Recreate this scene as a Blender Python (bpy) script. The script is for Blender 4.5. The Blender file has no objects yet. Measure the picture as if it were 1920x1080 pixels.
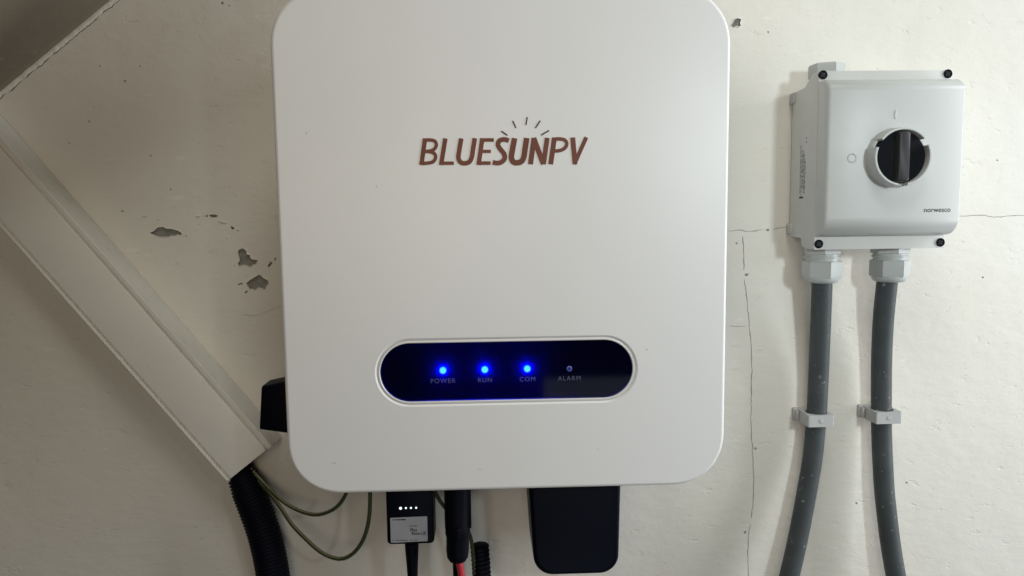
import bpy, bmesh, math, random
from mathutils import Vector, Matrix, noise
from mathutils.geometry import delaunay_2d_cdt
random.seed(7)
R = math.radians
scn = bpy.context.scene
C = scn.collection

# ------------------------------------------------------------------ camera
# wall plane y = 0, x to the right, z up, room towards -y; z = 0 is the inverter's lower edge
FPX = 1400.0
CAM = Vector((-0.01676, -0.72834, 0.22795))
PITCH, YAW, ROLL = R(-5.738), R(2.059), R(-0.696)
fw = Vector((math.sin(YAW)*math.cos(PITCH), math.cos(YAW)*math.cos(PITCH), math.sin(PITCH)))
r0 = Vector((math.cos(YAW), -math.sin(YAW), 0)); u0 = r0.cross(fw)
rt = r0*math.cos(ROLL) + u0*math.sin(ROLL)
up = u0*math.cos(ROLL) - r0*math.sin(ROLL)
cd = bpy.data.cameras.new('camera'); cam = bpy.data.objects.new('camera', cd); C.objects.link(cam)
cd.sensor_width = 36; cd.lens = FPX/1920*36; cd.clip_start = 0.01; cd.clip_end = 50
m = Matrix((rt, up, -fw)).transposed().to_4x4(); m.translation = CAM
cam.matrix_world = m
scn.camera = cam

# ------------------------------------------------------------------ light and exposure
w = bpy.data.worlds.new('World'); scn.world = w; w.use_nodes = True
bg = w.node_tree.nodes['Background']
bg.inputs[0].default_value = (1.0, 0.86, 0.72, 1); bg.inputs[1].default_value = 0.01
def lamp(name, loc, target, power, sx, sy, col, spread=180):
    d = bpy.data.lights.new(name, 'AREA'); d.shape = 'RECTANGLE'; d.size = sx; d.size_y = sy
    d.energy = power; d.color = col; d.spread = R(spread)
    o = bpy.data.objects.new(name, d); C.objects.link(o); o.location = loc
    o.rotation_euler = (Vector(target)-Vector(loc)).to_track_quat('-Z', 'Y').to_euler()
    return o
lamp('doorway_light', (1.80, -0.50, 0.40), (0.2, 0, 0.2), 33.0, 0.5, 1.6, (0.965, 0.99, 1.0))
lamp('key_light', (0.47, -0.95, 0.36), (0.60, 0, 0.18), 1.25, 0.08, 0.08, (0.86, 0.97, 1.0), 100)  # added key behind and right of the camera, for crisp cable shadows
lamp('room_bounce', (-0.15, -1.30, 0.30), (0.1, 0, 0.2), 2.75, 0.5, 0.5, (1.0, 0.82, 0.60))
lamp('upper_bounce', (0.10, -0.75, 1.30), (0.1, 0, 0.2), 4.9, 0.4, 0.4, (0.99, 1.0, 0.92))
lamp('floor_bounce', (0.10, -0.90, -0.70), (0.1, 0, 0.2), 0.60, 0.5, 0.5, (0.80, 0.88, 1.0))
lamp('floor_glint', (0.30, -1.03, -0.32), (0.3, 0, -0.32), 0.22, 0.40, 0.42, (0.86, 0.93, 1.0))
scn.view_settings.view_transform = 'Standard'; scn.view_settings.look = 'None'
scn.view_settings.exposure = 0; scn.view_settings.gamma = 1
scn.cycles.use_denoising = True
scn.cycles.max_bounces = 8

# ------------------------------------------------------------------ helpers
def at(px, py, d=0.0):
    """point on the plane d metres in front of the wall, read off the photograph"""
    v = fw + rt*((px-960)/FPX) - up*((py-540)/FPX)
    return CAM + v*((-d-CAM.y)/v.y)
def mesh_obj(name, verts, faces, mats, parent=None, smooth=None, idx=None):
    me = bpy.data.meshes.new(name); me.from_pydata([tuple(v) for v in verts], [], faces)
    for mt in (mats if isinstance(mats, (list, tuple)) else [mats]): me.materials.append(mt)
    if idx: me.polygons.foreach_set('material_index', idx)
    bm = bmesh.new(); bm.from_mesh(me); bmesh.ops.recalc_face_normals(bm, faces=bm.faces); bm.to_mesh(me); bm.free()
    if smooth is not None:
        me.polygons.foreach_set('use_smooth', [True]*len(me.polygons)); me.set_sharp_from_angle(angle=R(smooth))
    me.update()
    o = bpy.data.objects.new(name, me); C.objects.link(o); o.parent = parent
    return o
def tag(o, label=None, cat=None, group=None, kind=None):
    for k, v in (('label', label), ('category', cat), ('group', group), ('kind', kind)):
        if v: o[k] = v
    return o
def empty(name, loc=(0, 0, 0)):
    o = bpy.data.objects.new(name, None); C.objects.link(o); o.location = loc; o.empty_display_size = 0.02
    return o
def attach(parent):
    """parts are written in world space; this re-bases them on their thing's Empty"""
    loc = parent.location.copy()
    for ch in parent.children:
        if ch.type == 'MESH' and not ch.get('_done'):
            ch.data.transform(Matrix.Translation(-loc)); ch['_done'] = 1
            for g in ch.children:
                g.data.transform(Matrix.Translation(-loc)); 
    for ch in parent.children:
        if '_done' in ch: del ch['_done']
def inside(p, poly):
    c = False; n = len(poly); x, y = p[0], p[1]; j = n-1
    for i in range(n):
        xi, yi = poly[i]; xj, yj = poly[j]
        if (yi > y) != (yj > y) and x < (xj-xi)*(y-yi)/(yj-yi)+xi: c = not c
        j = i
    return c
def wind(p, poly):
    wn = 0; n = len(poly)
    for i in range(n):
        x0, y0 = poly[i]; x1, y1 = poly[(i+1) % n]
        cr = (x1-x0)*(p[1]-y0)-(p[0]-x0)*(y1-y0)
        if y0 <= p[1]:
            if y1 > p[1] and cr > 0: wn += 1
        elif y1 <= p[1] and cr < 0: wn -= 1
    return wn != 0
def cdt(loops, keep):
    vs, es = [], []
    for lp in loops:
        b = len(vs); vs += [Vector(p) for p in lp]
        es += [(b+i, b+(i+1) % len(lp)) for i in range(len(lp))]
    V, _, F, *_ = delaunay_2d_cdt(vs, es, [], 0, 1e-7)
    F = [f for f in F if keep(sum((V[i] for i in f), Vector((0, 0)))/len(f))]
    return [Vector(v) for v in V], [tuple(f) for f in F]
def loft(loops, cap0=True, cap1=True, close=True):
    n = len(loops[0]); V = [Vector(p) for lp in loops for p in lp]; F = []
    for k in range(len(loops)-1):
        for i in range(n if close else n-1):
            j = (i+1) % n
            F.append((k*n+i, k*n+j, (k+1)*n+j, (k+1)*n+i))
    if cap0: F.append(tuple(range(n)))
    if cap1: F.append(tuple((len(loops)-1)*n+i for i in range(n)))
    return V, F
def rrect(x0, x1, z0, z1, r, n=10, p=2.0):
    """rounded rectangle, corner exponent p (2 = circular)"""
    out = []
    for cx, cz, a0 in ((x1-r, z1-r, 0), (x0+r, z1-r, 90), (x0+r, z0+r, 180), (x1-r, z0+r, 270)):
        for k in range(n+1):
            a = R(a0+90*k/n); c, s = math.cos(a), math.sin(a)
            out.append((cx+r*math.copysign(abs(c)**(2/p), c), cz+r*math.copysign(abs(s)**(2/p), s)))
    return out
def box(name, lo, hi, bev, mat, parent=None, seg=2):
    bm = bmesh.new(); bmesh.ops.create_cube(bm, size=1)
    for v in bm.verts:
        v.co = Vector([lo[i]+(hi[i]-lo[i])*(v.co[i]+0.5) for i in range(3)])
    if bev: bmesh.ops.bevel(bm, geom=list(bm.edges), offset=bev, segments=seg, affect='EDGES', profile=0.5)
    me = bpy.data.meshes.new(name); bm.to_mesh(me); bm.free(); me.materials.append(mat)
    me.polygons.foreach_set('use_smooth', [True]*len(me.polygons)); me.set_sharp_from_angle(angle=R(50))
    o = bpy.data.objects.new(name, me); C.objects.link(o); o.parent = parent
    return o
def lathe(name, prof, base, axis, mat, parent=None, n=32, smooth=35, ell=(1, 1), phase=0.0):
    """prof = [(r, h)...] about axis through base"""
    ax = Vector(axis).normalized()
    a = ax.orthogonal().normalized() if abs(ax.z) < .99 else Vector((1, 0, 0)); b = ax.cross(a)
    base = Vector(base); loops = []
    for r, h in prof:
        loops.append([base+ax*h+a*(r*ell[0]*math.cos(2*math.pi*i/n+phase))+b*(r*ell[1]*math.sin(2*math.pi*i/n+phase)) for i in range(n)])
    V, F = loft(loops)
    return mesh_obj(name, V, F, mat, parent, smooth)
def catmull(pts, step):
    P = [Vector(p) for p in pts]; P = [P[0]*2-P[1]]+P+[P[-1]*2-P[-2]]; out = []
    for i in range(1, len(P)-2):
        n = max(2, int((P[i+1]-P[i]).length/step))
        for k in range(n):
            t = k/n
            out.append(0.5*((2*P[i])+(P[i+1]-P[i-1])*t+(2*P[i-1]-5*P[i]+4*P[i+1]-P[i+2])*t*t+(3*P[i]-P[i-1]-3*P[i+1]+P[i+2])*t**3))
    out.append(P[-2]); return out
def tube(name, pts, rad, mat, parent=None, n=20, step=0.006, smooth=60):
    """swept tube; rad is a number or a function of arc length"""
    path = catmull(pts, step); rings = []; s = 0.0
    t0 = (path[1]-path[0]).normalized(); nrm = t0.orthogonal().normalized()
    for i, p in enumerate(path):
        t = (path[min(i+1, len(path)-1)]-path[max(i-1, 0)]).normalized()
        nrm = (nrm-t*nrm.dot(t)).normalized(); b = t.cross(nrm)
        if i: s += (p-path[i-1]).length
        r = rad(s) if callable(rad) else rad
        rings.append([p+nrm*(r*math.cos(2*math.pi*k/n))+b*(r*math.sin(2*math.pi*k/n)) for k in range(n)])
    V, F = loft(rings)
    return mesh_obj(name, V, F, mat, parent, smooth)
def prism_hole(name, outer, hole, fn, h0, h1, mat, parent=None):
    """prism with a through hole; fn(u, v, h) -> point"""
    V, F = cdt([outer, hole], lambda c: inside(c, outer) and not inside(c, hole))
    n = len(V); P = [fn(v[0], v[1], h0) for v in V]+[fn(v[0], v[1], h1) for v in V]
    FF = list(F)+[tuple(i+n for i in f) for f in F]
    for lp in (outer, hole):
        b = len(P); P += [fn(x, y, h0) for x, y in lp]+[fn(x, y, h1) for x, y in lp]; k = len(lp)
        FF += [(b+i, b+(i+1) % k, b+k+(i+1) % k, b+k+i) for i in range(k)]
    o = mesh_obj(name, P, FF, mat, parent)
    bm = bmesh.new(); bm.from_mesh(o.data); bmesh.ops.remove_doubles(bm, verts=bm.verts, dist=1e-6)
    bmesh.ops.recalc_face_normals(bm, faces=bm.faces); bm.to_mesh(o.data); bm.free()
    return o
def ribbon(pts, wd):
    """outline polygon of a 2-D stroke"""
    n = len(pts); L, Q = [], []
    for i, p in enumerate(pts):
        a = Vector(pts[max(i-1, 0)]); b = Vector(pts[min(i+1, n-1)]); t = (b-a).normalized()
        nn = Vector((-t.y, t.x)); hw = (wd[i] if isinstance(wd, (list, tuple)) else wd)/2
        L.append(tuple(Vector(p)+nn*hw)); Q.append(tuple(Vector(p)-nn*hw))
    return L+Q[::-1]
def smooth2(pts, step):
    return [(v.x, v.y) for v in catmull([Vector((p[0], p[1], 0)) for p in pts], step)]
def text_mesh(name, body, size, fn, mat, parent, weight=0.0, align='CENTER', shear=0.0, space=1.0):
    cu = bpy.data.curves.new(name, 'FONT'); cu.body = body; cu.size = size; cu.align_x = align
    cu.offset = weight; cu.shear = shear; cu.space_character = space; cu.fill_mode = 'FRONT'; cu.resolution_u = 4
    o = bpy.data.objects.new(name, cu); C.objects.link(o)
    dg = bpy.context.evaluated_depsgraph_get(); me = bpy.data.meshes.new_from_object(o.evaluated_get(dg))
    bpy.data.objects.remove(o); bpy.data.curves.remove(cu)
    for v in me.vertices: v.co = fn(v.co.x, v.co.y)
    me.materials.clear(); me.materials.append(mat); me.name = name
    o = bpy.data.objects.new(name, me); C.objects.link(o); o.parent = parent
    return o

# ------------------------------------------------------------------ materials
def mat(name, col, rough=0.5, spec=0.5, metal=0.0, vary=0.0, vscale=30.0, bump=0.0, bscale=200.0, coat=0.0, emit=None, es=0.0, col2=None):
    mt = bpy.data.materials.new(name); mt.use_nodes = True; nt = mt.node_tree; b = nt.nodes['Principled BSDF']
    b.inputs['Base Color'].default_value = (*col, 1); b.inputs['Roughness'].default_value = rough
    b.inputs['Specular IOR Level'].default_value = spec; b.inputs['Metallic'].default_value = metal
    b.inputs['Coat Weight'].default_value = coat; b.inputs['Coat Roughness'].default_value = 0.05
    if emit: b.inputs['Emission Color'].default_value = (*emit, 1); b.inputs['Emission Strength'].default_value = es
    tc = nt.nodes.new('ShaderNodeTexCoord')
    if vary:
        nz = nt.nodes.new('ShaderNodeTexNoise'); nz.inputs['Scale'].default_value = vscale; nz.inputs['Detail'].default_value = 6
        nt.links.new(tc.outputs['Object'], nz.inputs['Vector'])
        mx = nt.nodes.new('ShaderNodeMix'); mx.data_type = 'RGBA'
        mr = nt.nodes.new('ShaderNodeMapRange'); mr.inputs[1].default_value = 0.3; mr.inputs[2].default_value = 0.7
        nt.links.new(nz.outputs['Fac'], mr.inputs[0]); nt.links.new(mr.outputs[0], mx.inputs['Factor'])
        c2 = col2 or tuple(c*(1-vary) for c in col)
        mx.inputs['A'].default_value = (*col, 1); mx.inputs['B'].default_value = (*c2, 1)
        nt.links.new(mx.outputs['Result'], b.inputs['Base Color'])
        r2 = nt.nodes.new('ShaderNodeMapRange'); r2.inputs[3].default_value = rough-0.06; r2.inputs[4].default_value = rough+0.08
        nt.links.new(nz.outputs['Fac'], r2.inputs[0]); nt.links.new(r2.outputs[0], b.inputs['Roughness'])
    if bump:
        n2 = nt.nodes.new('ShaderNodeTexNoise'); n2.inputs['Scale'].default_value = bscale; n2.inputs['Detail'].default_value = 4
        nt.links.new(tc.outputs['Object'], n2.inputs['Vector'])
        bp = nt.nodes.new('ShaderNodeBump'); bp.inputs['Strength'].default_value = 1; bp.inputs['Distance'].default_value = bump
        nt.links.new(n2.outputs['Fac'], bp.inputs['Height']); nt.links.new(bp.outputs[0], b.inputs['Normal'])
    return mt
def plaster_mat(name, base, warm, dirt):
    mt = bpy.data.materials.new(name); mt.use_nodes = True; nt = mt.node_tree; b = nt.nodes['Principled BSDF']; L = nt.links.new
    b.inputs['Roughness'].default_value = 0.62; b.inputs['Specular IOR Level'].default_value = 0.3
    tc = nt.nodes.new('ShaderNodeTexCoord')
    def nz(scale, detail, rough=0.55, stretch=None):
        n = nt.nodes.new('ShaderNodeTexNoise'); n.inputs['Scale'].default_value = scale; n.inputs['Detail'].default_value = detail
        n.inputs['Roughness'].default_value = rough
        if stretch:
            mp = nt.nodes.new('ShaderNodeMapping'); mp.inputs['Scale'].default_value = stretch
            L(tc.outputs['Object'], mp.inputs[0]); L(mp.outputs[0], n.inputs['Vector'])
        else: L(tc.outputs['Object'], n.inputs['Vector'])
        return n.outputs['Fac']
    def rng(sock, a, c, lo=0.0, hi=1.0):
        r = nt.nodes.new('ShaderNodeMapRange'); r.inputs[1].default_value = a; r.inputs[2].default_value = c
        r.inputs[3].default_value = lo; r.inputs[4].default_value = hi; L(sock, r.inputs[0]); return r.outputs[0]
    def mix(f, a, c):
        x = nt.nodes.new('ShaderNodeMix'); x.data_type = 'RGBA'; L(f, x.inputs['Factor'])
        for s, k in ((a, 'A'), (c, 'B')):
            if isinstance(s, tuple): x.inputs[k].default_value = (*s, 1)
            else: L(s, x.inputs[k])
        return x.outputs['Result']
    c = mix(rng(nz(5, 4), 0.35, 0.65), base, warm)
    c = mix(rng(nz(38, 8, 0.65), 0.60, 0.78, 0, 0.35), c, dirt)                 # smudges
    c = mix(rng(nz(150, 5, 0.6, (1, 1, 2.2)), 0.66, 0.74, 0, 0.5), c, dirt)     # scattered marks
    c = mix(rng(nz(520, 2), 0.72, 0.78, 0, 0.45), c, tuple(x*0.6 for x in dirt))    # specks
    c = mix(rng(nz(24, 6, 0.6, (1, 1, 3)), 0.64, 0.72, 0, 0.5), c, (0.86, 0.85, 0.80))  # rubbed paler paint
    L(c, b.inputs['Base Color'])
    prev = None
    for sc_, dist, det, st in ((9, 0.0022, 2, None), (60, 0.00055, 4, (1, 1, 1.7)), (420, 0.00010, 3, None)):
        bp = nt.nodes.new('ShaderNodeBump'); bp.inputs['Strength'].default_value = 1; bp.inputs['Distance'].default_value = dist
        L(nz(sc_, det, 0.5, st), bp.inputs['Height'])
        if prev: L(prev, bp.inputs['Normal'])
        prev = bp.outputs[0]
    for sc_, lo_, dist in ((42, 0.62, 0.00045), (95, 0.63, 0.00035)):       # sparse trowel dents
        bp = nt.nodes.new('ShaderNodeBump'); bp.invert = True; bp.inputs['Strength'].default_value = 1; bp.inputs['Distance'].default_value = dist
        L(rng(nz(sc_, 5, 0.6, (1, 1, 1.9)), lo_, lo_+0.13), bp.inputs['Height']); L(prev, bp.inputs['Normal']); prev = bp.outputs[0]
    L(prev, b.inputs['Normal'])
    return mt
M = dict(
    plaster=plaster_mat('painted_plaster', (0.735, 0.725, 0.675), (0.715, 0.695, 0.635), (0.52, 0.49, 0.43)),
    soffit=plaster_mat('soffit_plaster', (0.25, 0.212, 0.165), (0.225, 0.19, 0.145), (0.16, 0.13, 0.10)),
    mortar=mat('bare_mortar', (0.31, 0.30, 0.28), 0.9, 0.2, vary=0.25, vscale=120, bump=0.0004, bscale=240),
    hair=mat('hairline_dirt', (0.46, 0.45, 0.42), 0.95, 0.1, vary=0.4, vscale=120),
    crack=mat('crack_dirt', (0.07, 0.06, 0.05), 0.95, 0.1, vary=0.5, vscale=120),
    white=mat('powder_coated_white', (0.765, 0.775, 0.785), 0.38, 0.5, vary=0.035, vscale=6, bump=0.00004, bscale=700),
    scuff=mat('scuff_mark', (0.60, 0.59, 0.57), 0.6, 0.3, vary=0.15, vscale=300),
    rim=mat('display_rim', (0.70, 0.70, 0.70), 0.3, 0.5),
    alu=mat('cast_aluminium', (0.45, 0.45, 0.45), 0.5, 0.5, metal=0.6, vary=0.1),
    board=mat('navy_board', (0.003, 0.004, 0.11), 0.6, 0.2, vary=0.1, vscale=80),
    black=mat('black_plastic', (0.0018, 0.0028, 0.0085), 0.55, 0.12, vary=0.35, vscale=60, bump=0.0001, bscale=500),
    blackg=mat('black_gloss_plastic', (0.0012, 0.0025, 0.009), 0.42, 0.14, vary=0.3, vscale=25),
    knob=mat('knob_black', (0.003, 0.004, 0.007), 0.5, 0.10, vary=0.3, vscale=80),
    handle=mat('handle_charcoal', (0.026, 0.025, 0.028), 0.45, 0.4, vary=0.2, vscale=80),
    logo=mat('logo_brown', (0.17, 0.052, 0.032), 0.5, 0.4, vary=0.2, vscale=60),
    ray=mat('logo_ray', (0.06, 0.035, 0.03), 0.5, 0.4, vary=0.1),
    legend=mat('legend_print', (0.10, 0.105, 0.20), 0.5, 0.3, vary=0.1),
    led=mat('led_lit', (0.1, 0.3, 0.9), 0.3, 0.5, emit=(0.0, 0.006, 1.0), es=260.0, vary=0.05),
    ledcore=mat('led_core', (0.5, 0.8, 0.9), 0.3, 0.5, emit=(0.12, 0.85, 1.0), es=5.0, vary=0.05),
    ledoff=mat('led_dark', (0.03, 0.05, 0.22), 0.15, 0.6, vary=0.3, vscale=300),
    ledring=mat('led_ring', (0.07, 0.10, 0.42), 0.3, 0.5, vary=0.1),
    signal=mat('signal_light', (0.9, 0.95, 0.95), 0.3, 0.5, emit=(0.85, 1.0, 0.98), es=1.1, vary=0.05),
    sticker=mat('paper_sticker', (0.40, 0.41, 0.46), 0.6, 0.3, vary=0.1, vscale=90),
    ink=mat('black_ink', (0.03, 0.03, 0.035), 0.6, 0.2, vary=0.2),
    pvc=mat('grey_white_pvc', (0.75, 0.74, 0.70), 0.38, 0.45, vary=0.05, vscale=25, bump=0.00004, bscale=300),
    pvcside=mat('pvc_channel', (0.76, 0.75, 0.70), 0.42, 0.45, vary=0.06, vscale=30),
    shell=mat('light_grey_polycarbonate', (0.50, 0.52, 0.515), 0.36, 0.5, vary=0.03, vscale=20, bump=0.00002, bscale=900),
    base=mat('enclosure_base_grey', (0.55, 0.56, 0.545), 0.42, 0.5, vary=0.04, vscale=25),
    glandm=mat('gland_nylon', (0.46, 0.49, 0.485), 0.4, 0.45, vary=0.05, vscale=60),
    clip=mat('clip_grey', (0.44, 0.45, 0.45), 0.5, 0.4, vary=0.08, vscale=70),
    cable=mat('grey_cable_sheath', (0.062, 0.073, 0.078), 0.55, 0.3, vary=0.22, vscale=45, bump=0.0002, bscale=120),
    green=mat('earth_wire_green', (0.050, 0.066, 0.032), 0.45, 0.4, vary=0.1, vscale=20),
    red=mat('red_cable', (0.55, 0.035, 0.05), 0.45, 0.4, vary=0.15, vscale=50),
)
def smoked(name, tint):
    mt = bpy.data.materials.new(name); mt.use_nodes = True; nt = mt.node_tree; nt.nodes.remove(nt.nodes['Principled BSDF'])
    tr_ = nt.nodes.new('ShaderNodeBsdfTransparent'); gl = nt.nodes.new('ShaderNodeBsdfGlossy'); fr_ = nt.nodes.new('ShaderNodeFresnel'); mx = nt.nodes.new('ShaderNodeMixShader')
    nz = nt.nodes.new('ShaderNodeTexNoise'); nz.inputs['Scale'].default_value = 25; mr = nt.nodes.new('ShaderNodeMapRange'); mr.inputs[3].default_value = 0.03; mr.inputs[4].default_value = 0.09
    nt.links.new(nz.outputs['Fac'], mr.inputs[0]); nt.links.new(mr.outputs[0], gl.inputs['Roughness'])
    tr_.inputs[0].default_value = (*tint, 1); fr_.inputs[0].default_value = 1.42
    nt.links.new(fr_.outputs[0], mx.inputs[0]); nt.links.new(tr_.outputs[0], mx.inputs[1]); nt.links.new(gl.outputs[0], mx.inputs[2])
    nt.links.new(mx.outputs[0], nt.nodes['Material Output'].inputs['Surface']); return mt
M['glass'] = smoked('smoked_display', (0.42, 0.45, 0.60))
# yellow stripe running along the earth wires
def stripe(mt):
    nt = mt.node_tree; b = nt.nodes['Principled BSDF']; g = nt.nodes.new('ShaderNodeNewGeometry'); sx = nt.nodes.new('ShaderNodeSeparateXYZ')
    nt.links.new(g.outputs['Normal'], sx.inputs[0]); mr = nt.nodes.new('ShaderNodeMapRange')
    mr.inputs[1].default_value = 0.45; mr.inputs[2].default_value = 0.6; nt.links.new(sx.outputs[2], mr.inputs[0])
    mx = nt.nodes.new('ShaderNodeMix'); mx.data_type = 'RGBA'; old = b.inputs['Base Color'].links[0].from_socket
    nt.links.new(mr.outputs[0], mx.inputs['Factor']); nt.links.new(old, mx.inputs['A']); mx.inputs['B'].default_value = (0.26, 0.27, 0.15, 1)
    nt.links.new(mx.outputs['Result'], b.inputs['Base Color'])
stripe(M['green'])
def specks(mt, scale, lo, hi, col, fac):
    nt = mt.node_tree; b = nt.nodes['Principled BSDF']; nz = nt.nodes.new('ShaderNodeTexNoise'); nz.inputs['Scale'].default_value = scale; nz.inputs['Detail'].default_value = 4
    tc = nt.nodes.new('ShaderNodeTexCoord'); nt.links.new(tc.outputs['Object'], nz.inputs['Vector'])
    mr = nt.nodes.new('ShaderNodeMapRange'); mr.inputs[1].default_value = lo; mr.inputs[2].default_value = hi; mr.inputs[4].default_value = fac; nt.links.new(nz.outputs['Fac'], mr.inputs[0])
    mx = nt.nodes.new('ShaderNodeMix'); mx.data_type = 'RGBA'; old = b.inputs['Base Color'].links[0].from_socket
    nt.links.new(mr.outputs[0], mx.inputs['Factor']); nt.links.new(old, mx.inputs['A']); mx.inputs['B'].default_value = (*col, 1); nt.links.new(mx.outputs['Result'], b.inputs['Base Color'])
specks(M['cable'], 190, 0.66, 0.74, (0.30, 0.31, 0.31), 0.6)
specks(M['shell'], 260, 0.70, 0.76, (0.38, 0.38, 0.36), 0.35)
specks(M['pvc'], 120, 0.66, 0.75, (0.50, 0.48, 0.43), 0.35)
specks(M['pvcside'], 90, 0.62, 0.75, (0.48, 0.45, 0.40), 0.4)
specks(M['white'], 330, 0.72, 0.78, (0.60, 0.59, 0.57), 0.30)
specks(M['black'], 240, 0.68, 0.75, (0.03, 0.03, 0.035), 0.4)
specks(M['clip'], 200, 0.62, 0.72, (0.34, 0.34, 0.33), 0.4)

# ------------------------------------------------------------------ wall with chips and cracks
def jag(poly, amp, sub=3):
    out = []
    for i in range(len(poly)):
        a = Vector(poly[i]); b = Vector(poly[(i+1) % len(poly)])
        for k in range(sub):
            p = a.lerp(b, k/sub); nn = noise.noise_vector(Vector((p.x*900, p.y*900, 3.1)))
            out.append((p.x+nn.x*amp, p.y+nn.y*amp))
    return out
def px_poly(pts, s, ox, oy): return [(lambda q: (q.x, q.z))(at(ox+x/s, oy+y/s)) for x, y in pts]
chips = [px_poly(p, 5.4, 260, 370) for p in (
    [(118, 360), (160, 335), (205, 300), (255, 300), (290, 318), (340, 320), (400, 335), (440, 365), (430, 382), (395, 378), (370, 390), (330, 385), (310, 400), (260, 400), (215, 398), (160, 382)],
    [(1005, 545), (1030, 522), (1060, 518), (1090, 535), (1095, 575), (1135, 590), (1125, 606), (1150, 625), (1210, 635), (1190, 670), (1160, 685), (1130, 705), (1100, 690), (1060, 680), (1020, 695), (1003, 670), (1025, 640), (1015, 590)],
    [(1090, 875), (1110, 850), (1160, 820), (1210, 785), (1235, 785), (1260, 810), (1310, 840), (1318, 870), (1295, 900), (1280, 935), (1240, 920), (1215, 910), (1180, 940), (1150, 925), (1120, 930), (1110, 900)],
    [(715, 180), (760, 172), (795, 180), (797, 198), (755, 205), (730, 197)],
    [(685, 178), (698, 180), (700, 202), (687, 198)],
    [(930, 295), (960, 300), (972, 318), (945, 325)],
    [(1308, 690), (1335, 655), (1358, 660), (1340, 690), (1315, 710)],
    [(1370, 640), (1380, 612), (1394, 612), (1387, 640)],
    [(1070, 962), (1100, 940), (1107, 955), (1080, 975)],
    [(1005, 875), (1050, 868), (1055, 880), (1010, 888)])]
chips.append(px_poly([(850, 365), (880, 330), (900, 285), (955, 262), (1000, 285), (985, 330), (995, 370), (960, 390), (930, 375), (890, 400)], 7.714, 1260, 0))
for (x, y, r) in ((1397, 1013-15, 3), (1400, 515, 3.2), (1439, 431, 3), (1416, 841, 2.4), (167, 228, 1.6), (235, 152, 1.8), (262, 124, 1.5), (283, 292, 1.6), (320, 355, 2), (417, 6, 2.4), (430, 11, 1.8), (187, 124, 1.6), (230, 396, 2.2), (130, 268, 1.4), (1381, 456, 2), (1700, 905, 1.8), (1606, 943, 2), (1843, 520, 1.6), (1870, 300, 1.5), (1440, 60, 1.6)):
    chips.append(px_poly([(x+r*1.25*math.cos(a*1.047)*random.uniform(.7, 1.2), y+r*math.sin(a*1.047)*random.uniform(.7, 1.2)) for a in range(6)], 1, 0, 0))
crack_lines = [
    ([(1392, 443), (1394, 470), (1395, 508)], 2.0),
    ([(1396, 523), (1400, 560), (1405, 610), (1409, 660), (1409, 720), (1408, 800), (1411, 850), (1413, 900), (1412, 940), (1408, 972)], 1.9),
    ([(1407, 984), (1404, 1000), (1402, 1040), (1403, 1085), (1400, 1190)], 1.7),
    ([(1366, 433), (1386, 432), (1404, 434), (1430, 431)], 1.5), ([(1448, 430), (1465, 427), (1490, 424), (1560, 423)], 1.5),
    ([(1770, 407), (1800, 405), (1840, 404), (1865, 407), (1895, 405), (1925, 404), (2010, 409)], 1.5),
    ([(1368, 611), (1385, 612), (1399, 611)], 0.9),
    ([(452, 590), (480, 592), (500, 584), (530, 572)], 0.8)]
cracks = []
for pts, wpx in crack_lines:
    P2 = [(lambda q: (q.x, q.z))(at(x, y)) for x, y in pts]
    path = smooth2(P2, 0.0028); wd = []
    for i, p in enumerate(path):
        nn = noise.noise_vector(Vector((p[0]*260, p[1]*260, 9.0))); n3 = noise.noise(Vector((p[0]*150, p[1]*150, 1)))
        path[i] = (p[0]+nn.x*0.0009, p[1]+nn.y*0.0009)
        wd.append(max(0.00030, wpx*0.00046*(0.85+0.7*n3)*(0.25 if i in (0, len(path)-1) else 1)))
    cracks.append(ribbon(path, wd))
chips = [jag(c, 0.0005) for c in chips]
outer = [(-1.1, -0.75), (1.25, -0.75), (1.25, 1.05), (-1.1, 1.05)]
holes = chips+cracks
bbs = [(min(p[0] for p in h), max(p[0] for p in h), min(p[1] for p in h), max(p[1] for p in h)) for h in holes]
def in_hole(c):
    for h, b in zip(holes, bbs):
        if b[0] <= c[0] <= b[1] and b[2] <= c[1] <= b[3] and wind(c, h): return True
    return False
V2, F2 = cdt([outer]+holes, lambda c: not in_hole(c))
wall = mesh_obj('wall', [(v.x, 0, v.y) for v in V2], F2, M['plaster']); tag(wall, kind='structure')
for h, nm, mt, dep in [(c, 'bare_patch', 'mortar', 0.0022) for c in chips[:11]]+[(c, 'pit', 'hair', 0.0010) for c in chips[11:]]+[(c, 'crack', 'hair', 0.0007) for c in cracks]:
    V, F = cdt([h], lambda c: wind(c, h)); n = len(V)
    PP = [(v.x, dep, v.y) for v in V]; b = len(PP)
    PP += [(x, 0.0, z) for x, z in h]+[(x, dep, z) for x, z in h]; k = len(h)
    FF = list(F)+[(b+i, b+(i+1) % k, b+k+(i+1) % k, b+k+i) for i in range(k)]
    mesh_obj(nm, PP, FF, M[mt], wall)
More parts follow.
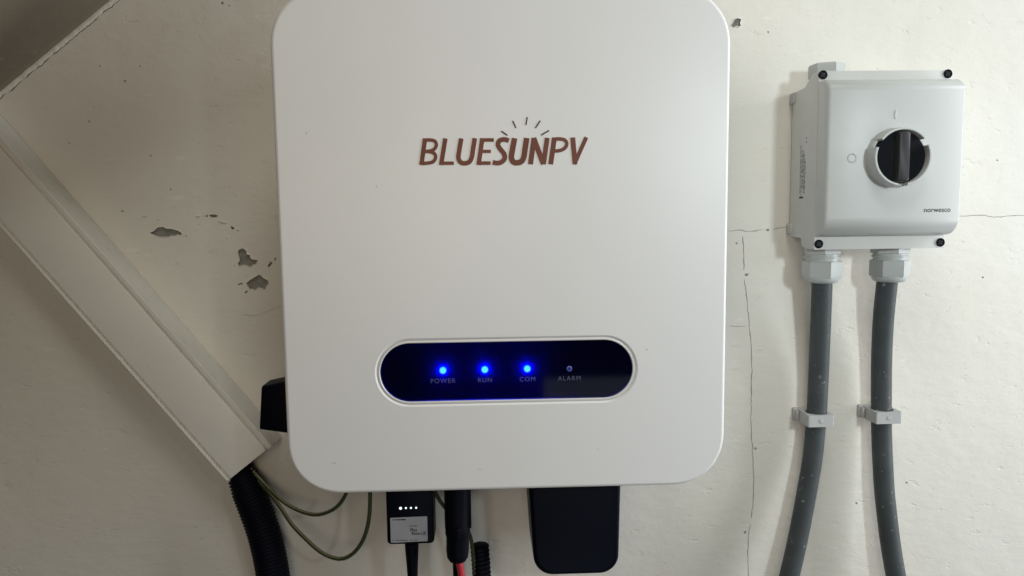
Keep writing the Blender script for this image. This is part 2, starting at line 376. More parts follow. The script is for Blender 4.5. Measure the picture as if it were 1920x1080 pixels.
# curled lip of paint around the larger chips
for h in [chips[i] for i in (0, 1, 2, 10)]:
    k = len(h); L_ = []
    for i in range(k):
        a = Vector(h[(i-1) % k]); b = Vector(h[(i+1) % k]); t = (b-a).normalized(); nn = Vector((t.y, -t.x)); p = Vector(h[i])
        if inside(p+nn*0.0004, h): nn = -nn
        wdt = 0.0010+0.0006*noise.noise(Vector((p.x*300, p.y*300, 2))); lift = 0.0005+0.0005*noise.noise(Vector((p.x*200, p.y*200, 7)))
        L_.append([(p.x+nn.x*wdt, 0.0001, p.y+nn.y*wdt), (p.x+nn.x*0.0003, -max(lift, 0.0001), p.y+nn.y*0.0003), (p.x-nn.x*0.0001, -max(lift, 0.0001)*0.9, p.y-nn.y*0.0001), (p.x, 0.0008, p.y)])
    L_.append(L_[0]); V, F = loft(L_, False, False, False)
    mesh_obj('chip_lip', V, F, M['plaster'], wall)
# lifted flakes of paint beside the chips
for (x, y, L, a) in ((371, 406, 11, 4), (384, 404, 6, 20), (418, 417, 22, 10), (446, 431, 9, 15), (296, 411, 6, 40), (272, 405, 14, 5), (350, 441, 8, 25), (425, 446, 4, 60), (440, 497, 6, 80), (333, 492, 8, 85)):
    pts = [(x+L*t/2*math.cos(R(a))-s*1.6*math.sin(R(a))*random.uniform(.5, 1), y+L*t/2*math.sin(R(a))+s*1.6*random.uniform(.5, 1)) for t, s in ((-1, 0), (-.4, -1), (.3, -.8), (1, 0), (.4, 1), (-.3, .9))]
    lp = px_poly(pts, 1, 0, 0); c = (sum(p[0] for p in lp)/6, sum(p[1] for p in lp)/6)
    Vf = [(p[0], 0.0002, p[1]) for p in lp]+[((p[0]+c[0])/2, -0.0011, (p[1]+c[1])/2+0.0003) for p in lp]
    mesh_obj('paint_flake', Vf, [(i, (i+1) % 6, 6+(i+1) % 6, 6+i) for i in range(6)]+[tuple(range(6, 12))], M['plaster'], wall)

# ------------------------------------------------------------------ sloping soffit, upper left
a0, a1 = at(0, 188), at(226, 0)
dirv = Vector((a1.x-a0.x, 0, a1.z-a0.z)).normalized(); nup = Vector((-dirv.z, 0, dirv.x))
loops = []; bead = []; N = 900; L0, L1 = -0.35, 0.62
jt = lambda s: noise.noise(Vector((s*90, 0, 0)))*0.0010+noise.noise(Vector((s*260, 2, 0)))*0.0010+noise.noise(Vector((s*600, 4, 0)))*0.0004
for i in range(N):
    s = L0+(L1-L0)*i/(N-1); p = Vector((a0.x, 0, a0.z))+dirv*s
    j = jt(s)
    g = 0.0014+noise.noise(Vector((s*120, 8, 0)))*0.0005
    bw = 0.0045+noise.noise(Vector((s*60, 4, 2)))*0.0012
    prof = [(0.0005, 0.06), (0.0005, 0.0045), (-0.0030, 0.0050), (-0.0050, 0.0062+bw*0.2), (-0.014, 0.0078), (-0.06, 0.0085), (-0.12, 0.009), (-0.20, 0.009), (-0.20, 0.06)]
    q = [(0.0005, 0.0065), (0.0005, 0.0012+j), (-g*0.8, 0.0006+j), (-g, 0.0010+j), (-g-0.0008, 0.0030+j*0.5), (-g-0.0004, 0.0052), (-0.0010, 0.0068)]
    bead.append([p+Vector((0, y, 0))+nup*h for y, h in q])
    loops.append([p+Vector((0, y, 0))+nup*h for y, h in prof])
V, F = loft(loops)
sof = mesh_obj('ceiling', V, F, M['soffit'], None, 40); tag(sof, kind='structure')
V, F = loft(bead); mesh_obj('filler_bead', V, F, M['plaster'], sof, 40)
# dark open joint where soffit meets wall: recessed strip of dirt
V, F = [], []
for i in range(N):
    s = L0+(L1-L0)*i/(N-1); p = Vector((a0.x, 0, a0.z))+dirv*s
    j = jt(s)-0.0009+noise.noise(Vector((s*150, 17, 0)))*0.0007
    V += [p+Vector((0, -0.0004, 0))+nup*(0.004), p+Vector((0, -0.0006, 0))+nup*(0.0012+j)]
    if i: b = 2*i; F.append((b-2, b-1, b+1, b))
mesh_obj('joint_crack', V, F, M['crack'], sof)

# ------------------------------------------------------------------ inverter
FR = 0.13
inv = empty('solar_inverter', (0, 0, 0))
tag(inv, 'large white wall inverter with brown sunburst logo and lit blue status lights', 'inverter')
W2, H = 0.18, 0.4015
st = lambda r, cz=0.0999, hx=0.1030, n=24: [(cx+r*math.cos(R(a0+180*k/n)), cz+r*math.sin(R(a0+180*k/n))) for cx, a0 in ((hx-0.0240, -90), (-hx+0.0240, 90)) for k in range(n+1)]
# cover: bevelled rim + front face with a stadium opening
B = 0.0030; nb = 7; rl = lambda e: rrect(-W2+e, W2-e, e, H-e, 0.044-e, 14, 2.15)
loops = [[(x, -0.098, z) for x, z in rl(0.003)], [(x, -0.1, z) for x, z in rl(0.0012)], [(x, -FR+B, z) for x, z in rl(0)]]
for k in range(1, nb+1):
    a = math.pi/2*k/nb; e = B*(1-math.cos(a)); loops.append([(x, -FR+B-B*math.sin(a), z) for x, z in rl(e)])
V, F = loft(loops, False, False)
nside = len(F); op = st(0.0283)
V2, F2 = cdt([rl(B), op], lambda c: inside(c, rl(B)) and not inside(c, op))
b = len(V); V += [Vector((v.x, -FR, v.y)) for v in V2]; F += [tuple(i+b for i in f) for f in F2]
nfront = len(F)
prev = None
for r, y in ((0.0283, -FR), (0.0279, -FR+0.0002), (0.0266, -FR+0.0013), (0.0262, -FR+0.0016)):
    cur = [len(V)+i for i in range(len(op))]; V += [Vector((x, y, z)) for x, z in st(r)]
    if prev: F += [(prev[i], prev[(i+1) % len(op)], cur[(i+1) % len(op)], cur[i]) for i in range(len(op))]
    prev = cur
cover = mesh_obj('front_cover', V, F, M['white'], inv)
bm = bmesh.new(); bm.from_mesh(cover.data); bmesh.ops.remove_doubles(bm, verts=bm.verts, dist=1e-6); bmesh.ops.recalc_face_normals(bm, faces=bm.faces)
for f in bm.faces: f.smooth = abs(f.normal.y) < 0.999
bm.to_mesh(cover.data); bm.free()
# heat-sink housing behind
ra = rrect(-0.162, 0.162, 0.014, 0.385, 0.03, 8)
V, F = loft([[(x, -0.004, z) for x, z in ra], [(x, -0.0985, z) for x, z in ra]])
mesh_obj('rear_housing', V, F, M['alu'], inv, 40)
for k in range(9):
    x = -0.14+k*0.035
    box('cooling_fin', (x-0.002, -0.09, 0.0085), (x+0.002, -0.012, 0.0139), 0.0004, M['alu'], inv)
# display
pin, pout = st(0.0241), st(0.0264)
V, F = loft([[(x, -FR+0.0012, z) for x, z in pout], [(x, -FR+0.0007, z) for x, z in st(0.0258)], [(x, -FR+0.0007, z) for x, z in st(0.0246)], [(x, -FR+0.0012, z) for x, z in pin], [(x, -FR+0.006, z) for x, z in pin]], False, False)
disp = mesh_obj('display_window', *loft([[(x, -FR+0.0019, z) for x, z in st(0.02415)], [(x, -FR+0.0013, z) for x, z in st(0.02415)], [(x, -FR+0.0011, z) for x, z in st(0.0239)]]), M['glass'], inv)
mesh_obj('display_rim', V, F, M['rim'], inv, 40)
DY = -FR+0.0011; BY = -FR+0.0056
mesh_obj('display_board', *loft([[(x, -FR+0.0066, z) for x, z in st(0.02395)], [(x, BY, z) for x, z in st(0.02395)]]), M['board'], inv)
for (x, nm) in ((-0.0524, 'POWER'), (-0.0182, 'RUN'), (0.0166, 'COM'), (0.0510, 'ALARM')):
    z = 0.1006; rg = 0.0028
    if nm != 'ALARM':
        o = lathe('status_light', [(rg, 0), (rg, 0.0021), (rg*0.97, 0.0024)], (x, BY, z), (0, -1, 0), M['led'], inv, 20)
        lathe('light_core', [(rg*0.95, 0.0023), (rg*0.80, 0.0029), (rg*0.4, 0.0032)], (x, BY, z), (0, -1, 0), M['ledcore'], o, 16)
    else:
        o = lathe('status_light', [(0.0023, 0), (0.0023, 0.0003), (0.0017, 0.0005)], (x, DY, z), (0, -1, 0), M['ledring'], inv, 20)
        lathe('light_core', [(0.0014, 0.0004), (0.0013, 0.0006)], (x, DY, z), (0, -1, 0), M['ledoff'], o, 16)
    text_mesh('light_legend', nm, 0.0054, lambda u, v, x=x: Vector((x+u*0.98, DY-0.0002, z-0.0098+v)), M['legend'], disp, weight=-0.00003, space=1.2)
# logo letters, strokes in a 4.5x enlargement of the photograph around (760, 200)
def S(*p, w, curve=False):
    pts = smooth2(p, 9) if curve else list(p)
    return ribbon(pts, w)
LET = [
    [S((136, 492), (167, 268), w=38), S((158, 283), (205, 281), (248, 290), (262, 325), (240, 362), (195, 376), (150, 378), w=29, curve=True), S((150, 376), (205, 379), (246, 396), (256, 430), (232, 466), (180, 477), (132, 477), w=29, curve=True)],
    [S((302, 492), (338, 268), w=38), S((290, 477), (410, 477), w=29)],
    [S((472, 268), (455, 370), (448, 430), (466, 468), (503, 478), (540, 466), (560, 428), (570, 370), (586, 266), w=39, curve=True)],
    [S((618, 492), (650, 267), w=38), S((640, 281), (747, 281), w=30), S((630, 377), (722, 377), w=27), S((608, 476), (720, 476), w=30)],
    [S((873, 288), (835, 276), (795, 288), (782, 322), (805, 362), (835, 400), (836, 442), (806, 470), (770, 476), (738, 468), w=40, curve=True)],
    [S((922, 266), (903, 370), (895, 430), (912, 466), (946, 473), (980, 462), (1000, 425), (1010, 360), (1024, 264), w=47, curve=True)],
    [S((1056, 486), (1086, 264), w=43), S((1083, 264), (1166, 486), w=44), S((1166, 486), (1197, 263), w=41)],
    [S((1226, 486), (1258, 262), w=42), S((1250, 275), (1300, 272), (1345, 282), (1362, 312), (1345, 350), (1300, 371), (1246, 374), w=30, curve=True)],
    [S((1412, 260), (1432, 485), w=42), S((1426, 485), (1527, 258), w=34)]]
RAYS = [((810, 206), (862, 243)), ((906, 120), (933, 180)), ((1029, 88), (1017, 154)), ((1139, 118), (1097, 180)), ((1212, 201), (1145, 241))]
def logo_pt(u, v, dy=0.0003):
    q = at(760+u/4.5, 200+v/4.5, FR); return Vector((q.x, -FR-dy, q.z))
for k, ps in enumerate(LET):
    V2, F2 = cdt(ps, lambda c: any(wind(c, p) for p in ps))
    o = mesh_obj('letter', [logo_pt(v.x, v.y) for v in V2], F2, M['logo'], cover)
for a, b2 in RAYS:
    rb = ribbon([a, b2], 11.5)
    mesh_obj('logo_ray', [logo_pt(x, y) for x, y in rb], [(0, 1, 2, 3)], M['ray'], cover)
for (x, y, a, l) in ((627, 868, 5, 0.0016), (1213, 655, -30, 0.0010), (706, 350, 70, 0.0009), (1121, 842, 20, 0.0009), (900, 880, -15, 0.0011), (575, 250, 80, 0.0010)):
    p = at(x, y, FR); c, q = math.cos(R(a)), math.sin(R(a))
    mesh_obj('scuff', [(p.x+(c*u*l-q*v*0.0006), -FR-0.00015, p.z+(q*u*l+c*v*0.0006)) for u, v in ((-1, 0.1), (-.5, -.6), (.4, -.8), (1, 0), (.5, .7), (-.4, .5))], [tuple(range(6))], M['scuff'], cover)
# rotary isolator knob on the left flank
k0 = at(535, 756, 0.07); k1 = at(497, 757, 0.07)
rr = 0.0215
lp = []
for x, r, dz in ((-0.160, rr*1.10, 0), (k0.x+0.006, rr*1.08, 0), (k0.x, rr*1.03, 0), (k1.x+0.0003, rr*0.90, -0.0006), (k1.x, rr*0.885, -0.0006)):
    q = rrect(-r*0.7, r*0.7, -r, r, r*0.12, 4)
    lp.append([(x+0.09*v*(1 if x < k0.x+0.001 else 0), -0.07+u, k0.z+dz+v) for u, v in q])
mesh_obj('isolator_knob', *loft(lp), M['black'], inv, 35)
# black terminal cover under the right half
d0 = 0.085
pa, pb = at(988, 905, d0), at(1166, 905, d0); pc, pe = at(1003, 1081, d0), at(1160, 1081, d0)
def tcov(e, y):
    zb = pc.z; zt = 0.012; out = []
    r = 0.0165
    q = rrect(pc.x+e, pe.x-e, zb+e, zt, r, 10, 2.0)
    for x, z in q:
        t = (z-zb)/(zt-zb); cx = (pc.x+pe.x)/2; wtop = (pb.x-pa.x)/(pe.x-pc.x)
        z2 = z
        out.append((cx+(x-cx)*(1+(wtop-1)*t)+((pa.x+pb.x)/2-cx)*t, y, z2))
    return out
lp = [tcov(0.0, -0.02), tcov(0.0, -d0+0.005)]+[tcov(0.004*(1-math.cos(R(a))), -d0+0.004-0.004*math.sin(R(a))) for a in (15, 35, 55, 75, 90)]
mesh_obj('terminal_cover', *loft(lp), M['blackg'], inv, 35)

# ------------------------------------------------------------------ data logger plugged in below
dd = 0.078
e0, e1 = at(726, 1022, dd), at(812, 925, dd)
dong = empty('data_logger', (0.5*(e0.x+e1.x), 0, 0))
tag(dong, 'black plug-in data logger with four white lights and paper sticker under the inverter', 'data logger')
cx, wd = (e0.x+e1.x)/2, (e1.x-e0.x)
q0 = lambda e: rrect(e0.x+e, e1.x-e, e0.z+e, 0.012, 0.0035, 6)
mesh_obj('case', *loft([[(x, -dd+0.026, z) for x, z in q0(0)], [(x, -dd+0.002, z) for x, z in q0(0)], [(x, -dd+0.0006, z) for x, z in q0(0.0005)], [(x, -dd, z) for x, z in q0(0.0016)]]), M['blackg'], dong, 35)
s0, s1 = at(733, 1017.5, dd), at(801, 969, dd)
stk = mesh_obj('sticker', *loft([[(x, -dd-0.0001, z+(x-s0.x)*0.02) for x, z in rrect(s0.x, s1.x, s0.z, s1.z, 0.0008, 3)], [(x, -dd-0.0004, z+(x-s0.x)*0.02) for x, z in rrect(s0.x, s1.x, s0.z, s1.z, 0.0008, 3)]]), M['sticker'], dong)
def stick(u, v): q = at(720+u/12, 940+v/12, dd); return Vector((q.x, -dd-0.0006, q.z))
def bar(u0, u1, v0, v1): mesh_obj('print_line', [stick(u0, v0), stick(u1, v0-6*(u1-u0)/400), stick(u1, v1-6*(u1-u0)/400), stick(u0, v1)], [(0, 1, 2, 3)], M['ink'], stk)
for a in ((195, 225, 402, 420), (240, 300, 402, 420), (305, 365, 398, 420), (372, 492, 396, 420), (195, 225, 868, 880), (260, 340, 868, 880), (350, 430, 866, 878), (440, 540, 866, 878), (580, 650, 862, 874), (670, 770, 860, 872)): bar(*a)
bar(572, 640, 548, 560); bar(660, 740, 542, 556)
text_mesh('print_line', 'Plus', 0.0036, lambda u, v: stick(590+u/0.0000374, 668-v/0.0000374), M['ink'], stk, align='LEFT', weight=0.00005)
text_mesh('print_line', 'Reno-UE', 0.0036, lambda u, v: stick(625+u/0.0000410, 745-v/0.0000374), M['ink'], stk, align='LEFT', weight=0.00005)
for i, (x, y) in enumerate(((751, 953), (761, 952.5), (770.5, 952.3), (780.3, 952))):
    p = at(x, y, dd); r = 0.0013 if i == 0 else 0.0009
    lathe('indicator', [(r, 0), (r*0.9, 0.0004), (r*0.5, 0.0006)], p, (0, -1, 0), M['signal'], dong, 12)
t0, t1 = at(772, 1020, dd-0.013), at(774, 1095, dd-0.013)
lathe('strain_relief', [(0.0064, 0), (0.0062, 0.006), (0.0052, 0.022), (0.0046, 0.036), (0.0046, 0.05)], (t0.x, -dd+0.013, t0.z+0.002), (t1.x-t0.x, 0, t1.z-t0.z), M['black'], dong, 24)
attach(dong)

# ------------------------------------------------------------------ solar plug with red cable
dc = 0.075
c0, c1 = at(858, 915, dc), at(858, 1050, dc)
mc = empty('solar_plug', (c0.x, 0, 0)); tag(mc, 'black solar plug with side latch and red cable, hanging under the inverter', 'connector')
ax = (c1-c0).normalized(); Lp = (c1-c0).length
lathe('plug_body', [(0.0108, -0.012), (0.0108, 0.0), (0.0107, Lp*0.50), (0.0112, Lp*0.54), (0.0112, Lp*0.62), (0.0103, Lp*0.66), (0.0103, Lp*0.86), (0.0096, Lp*0.95), (0.0076, Lp)], c0, ax, M['black'], mc, 28)
pl = lambda x, y, d: at(x, y, d)
for sx in (-1, 1):
    a = at(858+sx*21.5, 925, dc); b = at(858+sx*20.5, 988, dc)
    box('latch', (a.x-0.0016, -dc-0.004, b.z), (a.x+0.0016, -dc+0.004, 0.01), 0.0008, M['black'], mc)
g = at(859, 1002, dc+0.0112)
box('latch_tab', (g.x-0.0022, -dc-0.0124, g.z-0.005), (g.x+0.0022, -dc-0.0100, g.z+0.006), 0.0008, M['blackg'], mc)
tube('red_lead', [at(858, 1040, dc), at(861, 1055, dc), at(865, 1075, dc), at(869, 1110, dc), at(871, 1150, dc)], 0.0032, M['red'], mc, 16)
attach(mc)
blk = tube('black_cable', [at(862, 900, 0.06), at(858, 990, 0.058), at(856, 1050, 0.058), at(857, 1080, 0.056), at(860, 1150, 0.05)], 0.0036, M['black'], None, 16)
tag(blk, 'thin black cable running down behind the red lead of the solar plug', 'cable')
cg = tube('corrugated_sleeve', [at(899, 1022, 0.05), at(901, 1045, 0.05), at(903, 1080, 0.05), at(904, 1150, 0.05)], lambda s: 0.0080+0.0011*math.copysign(abs(math.sin(math.pi*s/0.0042))**0.6, math.sin(2*math.pi*s/0.0042)), M['black'], None, 24, 0.0006, 50)
tag(cg, 'short black corrugated sleeve standing beside the solar plug', 'conduit')

# ------------------------------------------------------------------ earth wires
w1 = tube('earth_wire', [at(440, 850, 0.016), at(470, 880, 0.018), at(500, 912, 0.024), at(530, 940, 0.032), at(560, 957, 0.040), at(590, 965, 0.046), at(615, 960, 0.052), at(635, 947, 0.056), at(648, 927, 0.060), at(660, 895, 0.062)], 0.0018, M['green'], None, 12, 0.004)
tag(w1, 'upper green earth wire, short shallow loop from trunking up to the inverter', 'wire', 'green earth wires')
w2 = tube('earth_wire', [at(440, 858, 0.012), at(468, 886, 0.016), at(500, 918, 0.022), at(525, 950, 0.028), at(548, 984, 0.034), at(575, 1012, 0.040), at(600, 1034, 0.046), at(625, 1046, 0.050), at(645, 1047, 0.053), at(665, 1035, 0.056), at(680, 1014, 0.058), at(689, 988, 0.060), at(693, 960, 0.061), at(694, 925, 0.062), at(694, 890, 0.062)], 0.0019, M['green'], None, 12, 0.004)
tag(w2, 'lower green earth wire hanging in the deepest loop under the inverter', 'wire', 'green earth wires')
w3 = tube('earth_wire', [at(806, 895, 0.058), at(815, 920, 0.058), at(825, 939, 0.056), at(839, 957, 0.055), at(860, 975, 0.055), at(878, 996, 0.056), at(884, 1016, 0.056), at(888, 1040, 0.056), at(890, 1080, 0.054), at(891, 1140, 0.05)], 0.0018, M['green'], None, 12, 0.004)
tag(w3, 'thin green wire passing behind the solar plug, beside the data logger', 'wire', 'green earth wires')

# ------------------------------------------------------------------ diagonal trunking
TD = 0.031
ea, eb = at(511.5, 836, TD), at(425, 902, TD)
ua = at(0, 252, TD); ub = at(0, 424, TD)
axis = ((ua-ea).normalized()+(ub-eb).normalized()); axis.y = 0; axis.normalize()
mid = (ea+eb)/2; wv = Vector((axis.z, 0, -axis.x))
if wv.x < 0: wv = -wv
TW = abs((ea-eb).dot(wv))
tr = empty('cable_trunking', (mid.x, 0, mid.z)); tag(tr, 'cream plastic cable trunking running diagonally down to a black conduit', 'trunking')
LT = 0.66
def extr(name, prof, u0, u1, mt):
    """closed profile (w, depth) pushed along the trunking axis"""
    f = lambda u: [mid*1.0+Vector((0, -mid.y, 0))+wv*a+axis*u+Vector((0, -d, 0)) for a, d in prof]
    return mesh_obj(name, *loft([f(u0), f(u1)]), mt, tr, 30)
h = TW/2
extr('channel', [(-h, 0.0006), (h, 0.0006), (h, TD-0.003), (h-0.0006, TD-0.0016), (h-0.0022, TD-0.0016), (h-0.0022, 0.003), (-h+0.0022, 0.003), (-h+0.0022, TD-0.0016), (-h+0.0006, TD-0.0016), (-h, TD-0.003)], -0.001, LT, M['pvcside'])
extr('lid', [(-h+0.0002, TD-0.0014), (h-0.0002, TD-0.0014), (h-0.0002, TD+0.0006), (h-0.0009, TD+0.0014), (h-0.0042, TD+0.0014), (h-0.0046, TD-0.0004), (h-0.0050, TD-0.0010), (h-0.0068, TD-0.0010), (h-0.0074, TD+0.0010),
             (h-0.0084, TD+0.0014), (-h+0.0058, TD+0.0014), (-h+0.0052, TD+0.0010), (-h+0.0047, TD-0.0010), (-h+0.0031, TD-0.0010), (-h+0.0026, TD+0.0010), (-h+0.0009, TD+0.0014), (-h+0.0002, TD+0.0006)], 0.0004, LT, M['pvc'])
lug = mid+wv*(h-0.004)+axis*0.0035
box('end_stop', (h-0.0050, -0.0006, TD+0.0012), (h-0.0006, 0.006, TD+0.0021), 0.0004, M['pvc'], tr)
es = tr.children[-1] if tr.children[-1].name.startswith('end_stop') else [c for c in tr.children if c.name.startswith('end_stop')][0]
for v in es.data.vertices:
    a, u, d = v.co; v.co = Vector((mid.x, 0, mid.z))+wv*a+axis*u+Vector((0, -d, 0))
attach(tr)

# black corrugated conduit leaving the trunking
cp = [at(438, 858, 0.0158), at(453, 889, 0.0160), at(476, 946, 0.0178), at(498, 1010, 0.0205), at(512, 1080, 0.022), at(517, 1150, 0.024)]
con = tube('corrugated_conduit', cp, lambda s: 0.0126+0.0026*min(1, max(0, (s-0.014)/0.022))+0.0007*math.copysign(abs(math.sin(2*math.pi*s/0.0034))**0.5, math.sin(2*math.pi*s/0.0034)), M['black'], None, 32, 0.00045, 50)
tag(con, 'thick black corrugated conduit curving down from the end of the trunking', 'conduit')

# ------------------------------------------------------------------ rotary isolator switch box
D1, D2 = 0.059, 0.080
fl = (at(1535, 134, D1)+at(1526, 468, D1))/2; fr = (at(1785, 130.5, D1)+at(1772, 465, D1))/2
X0, X1 = fl.x, fr.x
ZT = (at(1535, 134, D1).z+at(1785, 130.5, D1).z)/2; ZB = (at(1526, 468, D1).z+at(1772, 465, D1).z)/2
sw = empty('isolator_switch', ((X0+X1)/2, 0, ZB)); tag(sw, 'light grey switch box with black rotary knob on the right of the wall', 'switch box')
def extx(name, prof, x0, x1, e, mt, parent, smooth=35):
    """(depth, z) profile pushed along x with slightly chamfered ends"""
    cz = sum(p[1] for p in prof)/len(prof); cdp = sum(p[0] for p in prof)/len(prof)
    def f(x, k): return [(x, -(d-(k if d > cdp else 0)), z+(k if z < cz else -k)) for d, z in prof]
    return mesh_obj(name, *loft([f(x0, e), f(x0+e*0.35, e*0.3), f(x0+e, 0), f(x1-e, 0), f(x1-e*0.35, e*0.3), f(x1, e)]), mt, parent, smooth)
extx('base', [(0.004, ZB+0.0105), (0.030, ZB+0.0095), (0.0345, ZB+0.0015), (0.040, ZB), (D1, ZB), (D1, ZT), (0.048, ZT-0.0003), (0.036, ZT-0.006), (0.030, ZT-0.0095), (0.004, ZT-0.0105)], X0, X1, 0.0012, M['base'], sw)
for z in (ZT-0.016, ZB+0.018):
    box('mounting_lug', (X0-0.0022, -0.011, z-0.005), (X0+0.006, -0.0005, z+0.005), 0.001, M['clip'], sw)
ctop, cbot = at(1670, 152, D1).z, at(1655, 441, D1).z
rc = 0.0165; prof = [(D1+0.0006, cbot), (D2-rc*1.05, cbot)]
prof += [(D2-rc*1.05+rc*1.05*math.sin(R(a)), cbot+rc-rc*math.cos(R(a))) for a in range(9, 91, 9)]
rt2 = 0.011
prof += [(D2-rt2*1.4+rt2*1.4*math.cos(R(a)), ctop-rt2+rt2*math.sin(R(a))) for a in range(0, 91, 9)]+[(D1+0.0006, ctop)]
cov = extx('cover', prof, X0+0.0003, X1+0.0002, 0.0022, M['shell'], sw, 40)
fp = lambda px, py: at(px, py, D2)
# screws
for (x, y) in ((1543, 140.5), (1777, 138.5), (1535, 457.5), (1763, 454.5)):
    p = at(x, y, D1)
    o = lathe('screw', [(0.0040, -0.001), (0.0040, 0.0006), (0.0036, 0.0009), (0.0031, 0.0004)], p, (0, -1, 0), M['knob'], sw, 20)
    for a in (35, 125):
        c, s = math.cos(R(a)), math.sin(R(a)); l, t = 0.0022, 0.0006
        mesh_obj('slot', [p+Vector((c*i*l-s*j*t, -0.0007, s*i*l+c*j*t)) for i, j in ((-1, -1), (1, -1), (1, 1), (-1, 1))], [(0, 1, 2, 3)], M['handle'], o)
# collar with notches
kc = at(1694.5, 293.5, 0.095); kc = Vector((kc.x, -D2, kc.z))
def ring(name, ro, ri, hfun, y0, mt, parent):
    angs = []
    for a in range(0, 360, 4): angs.append(a)
    for a, b in NOT:
        for e in (a, b): angs += [(e-0.15) % 360, (e+0.15) % 360]
    angs = sorted(set(angs)); lp = []
    for a in angs:
        c, s = math.cos(R(a)), math.sin(R(a)); hh = hfun(a)
        lp.append([kc+Vector((r*c, -y, r*s)) for r, y in ((ro*1.03, y0), (ro, hh-0.0006), (ro-0.0005, hh), (ri+0.0004, hh), (ri, hh-0.0006), (ri, y0))])
    lp.append(lp[0]); V, F = loft(lp, False, False)
    return mesh_obj(name, V, F, mt, parent, 35)
NOT = [(24, 40), (142, 160), (262, 281)]
def hf(a):
    for p, q in NOT:
        if p <= a <= q: return 0.0075
    return 0.0150
ring('knob_collar', 0.0250, 0.0228, hf, -0.0005, M['shell'], sw)
kb = lathe('rotary_knob', [(0.0226, 0), (0.0226, 0.0085), (0.0220, 0.0092), (0.012, 0.0094)], kc, (0, -1, 0), M['knob'], sw, 48)
hb = []
for y, hw, hl in ((0.009, 0.0062, 0.0218), (0.0135, 0.0052, 0.0216), (0.0158, 0.0047, 0.0210), (0.0164, 0.0040, 0.0203)):
    hb.append([kc+Vector((x, -y, z)) for x, z in rrect(-hw, hw, -hl, hl, 0.0025, 5)])
mesh_obj('knob_handle', *loft(hb), M['handle'], kb, 35)
# moulded I and O
p = fp(1679, 215); box('moulded_mark', (p.x-0.0006, -D2-0.0005, p.z-0.0036), (p.x+0.0006, -D2+0.001, p.z+0.0036), 0.0002, M['shell'], sw)
p = fp(1597.5, 296.5); lpz = []
for a in range(0, 361, 10):
    c, s = math.cos(R(a)), math.sin(R(a)); lpz.append([Vector((p.x+r*c, -D2-y, p.z+r*s)) for r, y in ((0.0044, -0.0004), (0.0041, 0.0005), (0.0032, 0.0005), (0.0029, -0.0004))])
mesh_obj('moulded_mark', *loft(lpz, False, False), M['shell'], sw, 30)
t0 = fp(1757, 397.5)
text_mesh('brand_print', 'norwesco', 0.0062, lambda u, v: Vector((t0.x+u*0.98, -D2-0.0002, t0.z+v)), M['ink'], cov, weight=0.0)
# rating print on the left flank
for i, (dy, z0, z1, wdt) in enumerate(((0.026, .03, .072, .0010), (0.0285, .026, .066, .0008), (0.031, .035, .070, .0014), (0.0335, .03, .064, .0009), (0.036, .03, .058, .0012))):
    z = ZB+0.022+z0
    while z < ZB+0.022+z1:
        l = random.uniform(0.0012, 0.0042)
        mesh_obj('rating_print', [(X0-0.0002, -dy-wdt/2, z), (X0-0.0002, -dy+wdt/2, z), (X0-0.0002, -dy+wdt/2, z+l), (X0-0.0002, -dy-wdt/2, z+l)], [(0, 1, 2, 3)], M['cable'], [c for c in sw.children if c.name.startswith('base')][0])
        z += l+random.uniform(0.0007, 0.002)
for z in (ZB+0.098, ZB+0.1015):
    mesh_obj('rating_print', [(X0-0.0002, -0.0385, z), (X0-0.0002, -0.0370, z), (X0-0.0002, -0.0370, z+0.0014), (X0-0.0002, -0.0385, z+0.0014)], [(0, 1, 2, 3)], M['ink'], [c for c in sw.children if c.name.startswith('base')][0])
mesh_obj('rating_print', [(X0-0.0002, -0.0335, ZB+0.047), (X0-0.0002, -0.0245, ZB+0.047), (X0-0.0002, -0.0245, ZB+0.0485), (X0-0.0002, -0.0335, ZB+0.0485)], [(0, 1, 2, 3)], M['ink'], [c for c in sw.children if c.name.startswith('base')][0])
# blanking plug on top
bp_ = at(1550, 125, 0.033)
hp = at(1550, 121, 0.033).z-(ZT-0.0095)
lathe('blanking_plug', [(0.0125, -0.005), (0.0125, hp*0.35), (0.0158, hp*0.38), (0.0158, hp*0.92), (0.0148, hp)], (bp_.x, -0.033, ZT-0.0095), (0, 0, 1), M['glandm'], sw, 6, 30, phase=0.62)
# glands
GX = []
for (px, ph) in ((1541, 0.25), (1668, 0.45)):
    p = at(px, 500, 0.033); GX.append(p.x); zb = ZB
    gl = lathe('cable_gland', [(0.0172, 0.004), (0.0172, -0.0052), (0.0166, -0.0056)], (p.x, -0.033, zb), (0, 0, 1), M['glandm'], sw, 6, 30, phase=ph)
    lathe('gland_neck', [(0.0150, -0.0056), (0.0150, -0.0075), (0.0162, -0.0078), (0.0162, -0.0092), (0.0150, -0.0095), (0.0150, -0.0125)], (p.x, -0.033, zb), (0, 0, 1), M['glandm'], gl, 32, 30)
    lathe('gland_nut', [(0.0170, -0.0118), (0.0180, -0.0126), (0.0180, -0.0262), (0.0172, -0.0275)], (p.x, -0.033, zb), (0, 0, 1), M['glandm'], gl, 6, 30, phase=ph+0.3)
    lathe('gland_dome', [(0.0160, -0.0270), (0.0154, -0.0300), (0.0135, -0.0322), (0.0105, -0.0330)], (p.x, -0.033, zb), (0, 0, 1), M['glandm'], gl, 32, 40)
attach(sw)

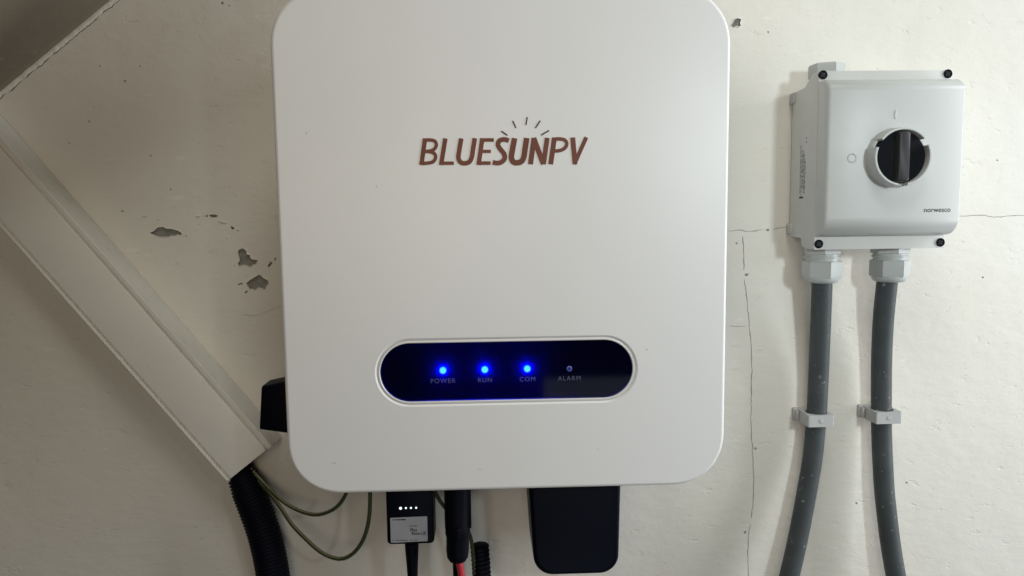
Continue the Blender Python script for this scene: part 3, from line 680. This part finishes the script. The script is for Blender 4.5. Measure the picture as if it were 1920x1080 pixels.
# ------------------------------------------------------------------ grey cables and clips
def cable(pts, label):
    o = tube('power_cable', [at(x, y, d) for x, y, d in pts], 0.0094, M['cable'], None, 24, 0.006); tag(o, label, 'cable', 'grey cables from the switch box')
cable([(1541, 490, 0.033), (1541, 535, 0.032), (1539.5, 585, 0.028), (1537.5, 634, 0.024), (1535, 700, 0.0195), (1531.5, 770, 0.018), (1528, 815, 0.018), (1522.5, 866, 0.019), (1511.5, 929, 0.021), (1497, 1005, 0.024), (1480, 1080, 0.027), (1462, 1150, 0.03)],
      'dark grey cable curving down to the left, nearer the inverter, from switch box')
cable([(1667, 490, 0.033), (1663, 531, 0.032), (1657, 590, 0.027), (1654, 642, 0.022), (1652.5, 700, 0.019), (1652.5, 770, 0.018), (1653, 815, 0.018), (1655, 866, 0.019), (1659, 929, 0.021), (1669, 1015, 0.024), (1680, 1082, 0.027), (1693, 1150, 0.03)],
      'dark grey cable curving down to the right, farther from the inverter, from switch box')
for (px, py, cxp, label) in ((1540, 790, 1530, 'grey clip on the cable nearer the inverter'), (1667, 784, 1653, 'grey clip on the cable farther from the inverter')):
    f = at(px, py, 0.031); hc = at(cxp, py, 0.018)
    cl = empty('cable_clip', (f.x, 0, f.z)); tag(cl, label, 'clip', 'cable clips on the wall')
    zc = f.z; hw = 0.0128
    out = rrect(f.x-hw, f.x+hw, 0.004, 0.031, 0.0012, 3)
    hole = [(hc.x+0.0103*math.cos(R(a)), 0.0182+0.0103*math.sin(R(a))) for a in range(0, 360, 15)]
    prism_hole('saddle', out, hole, lambda u, v, h: Vector((u, -v, h)), zc-0.0058, zc+0.0058, M['clip'], cl)
    box('foot', (f.x-hw-0.0035, -0.0045, zc-0.0065), (f.x+hw-0.001, 0, zc+0.0065), 0.0012, M['clip'], cl)
    box('ratchet', (f.x-hw-0.0024, -0.010, zc-0.0055), (f.x-hw-0.0001, -0.004, zc+0.005), 0.0008, M['clip'], cl)
    mk = lathe('moulded_dot', [(0.0021, -0.0004), (0.0021, 0.0003), (0.0017, 0.0004)], (f.x, -0.031, zc), (0, -1, 0), M['clip'], cl, 16)
    attach(cl)
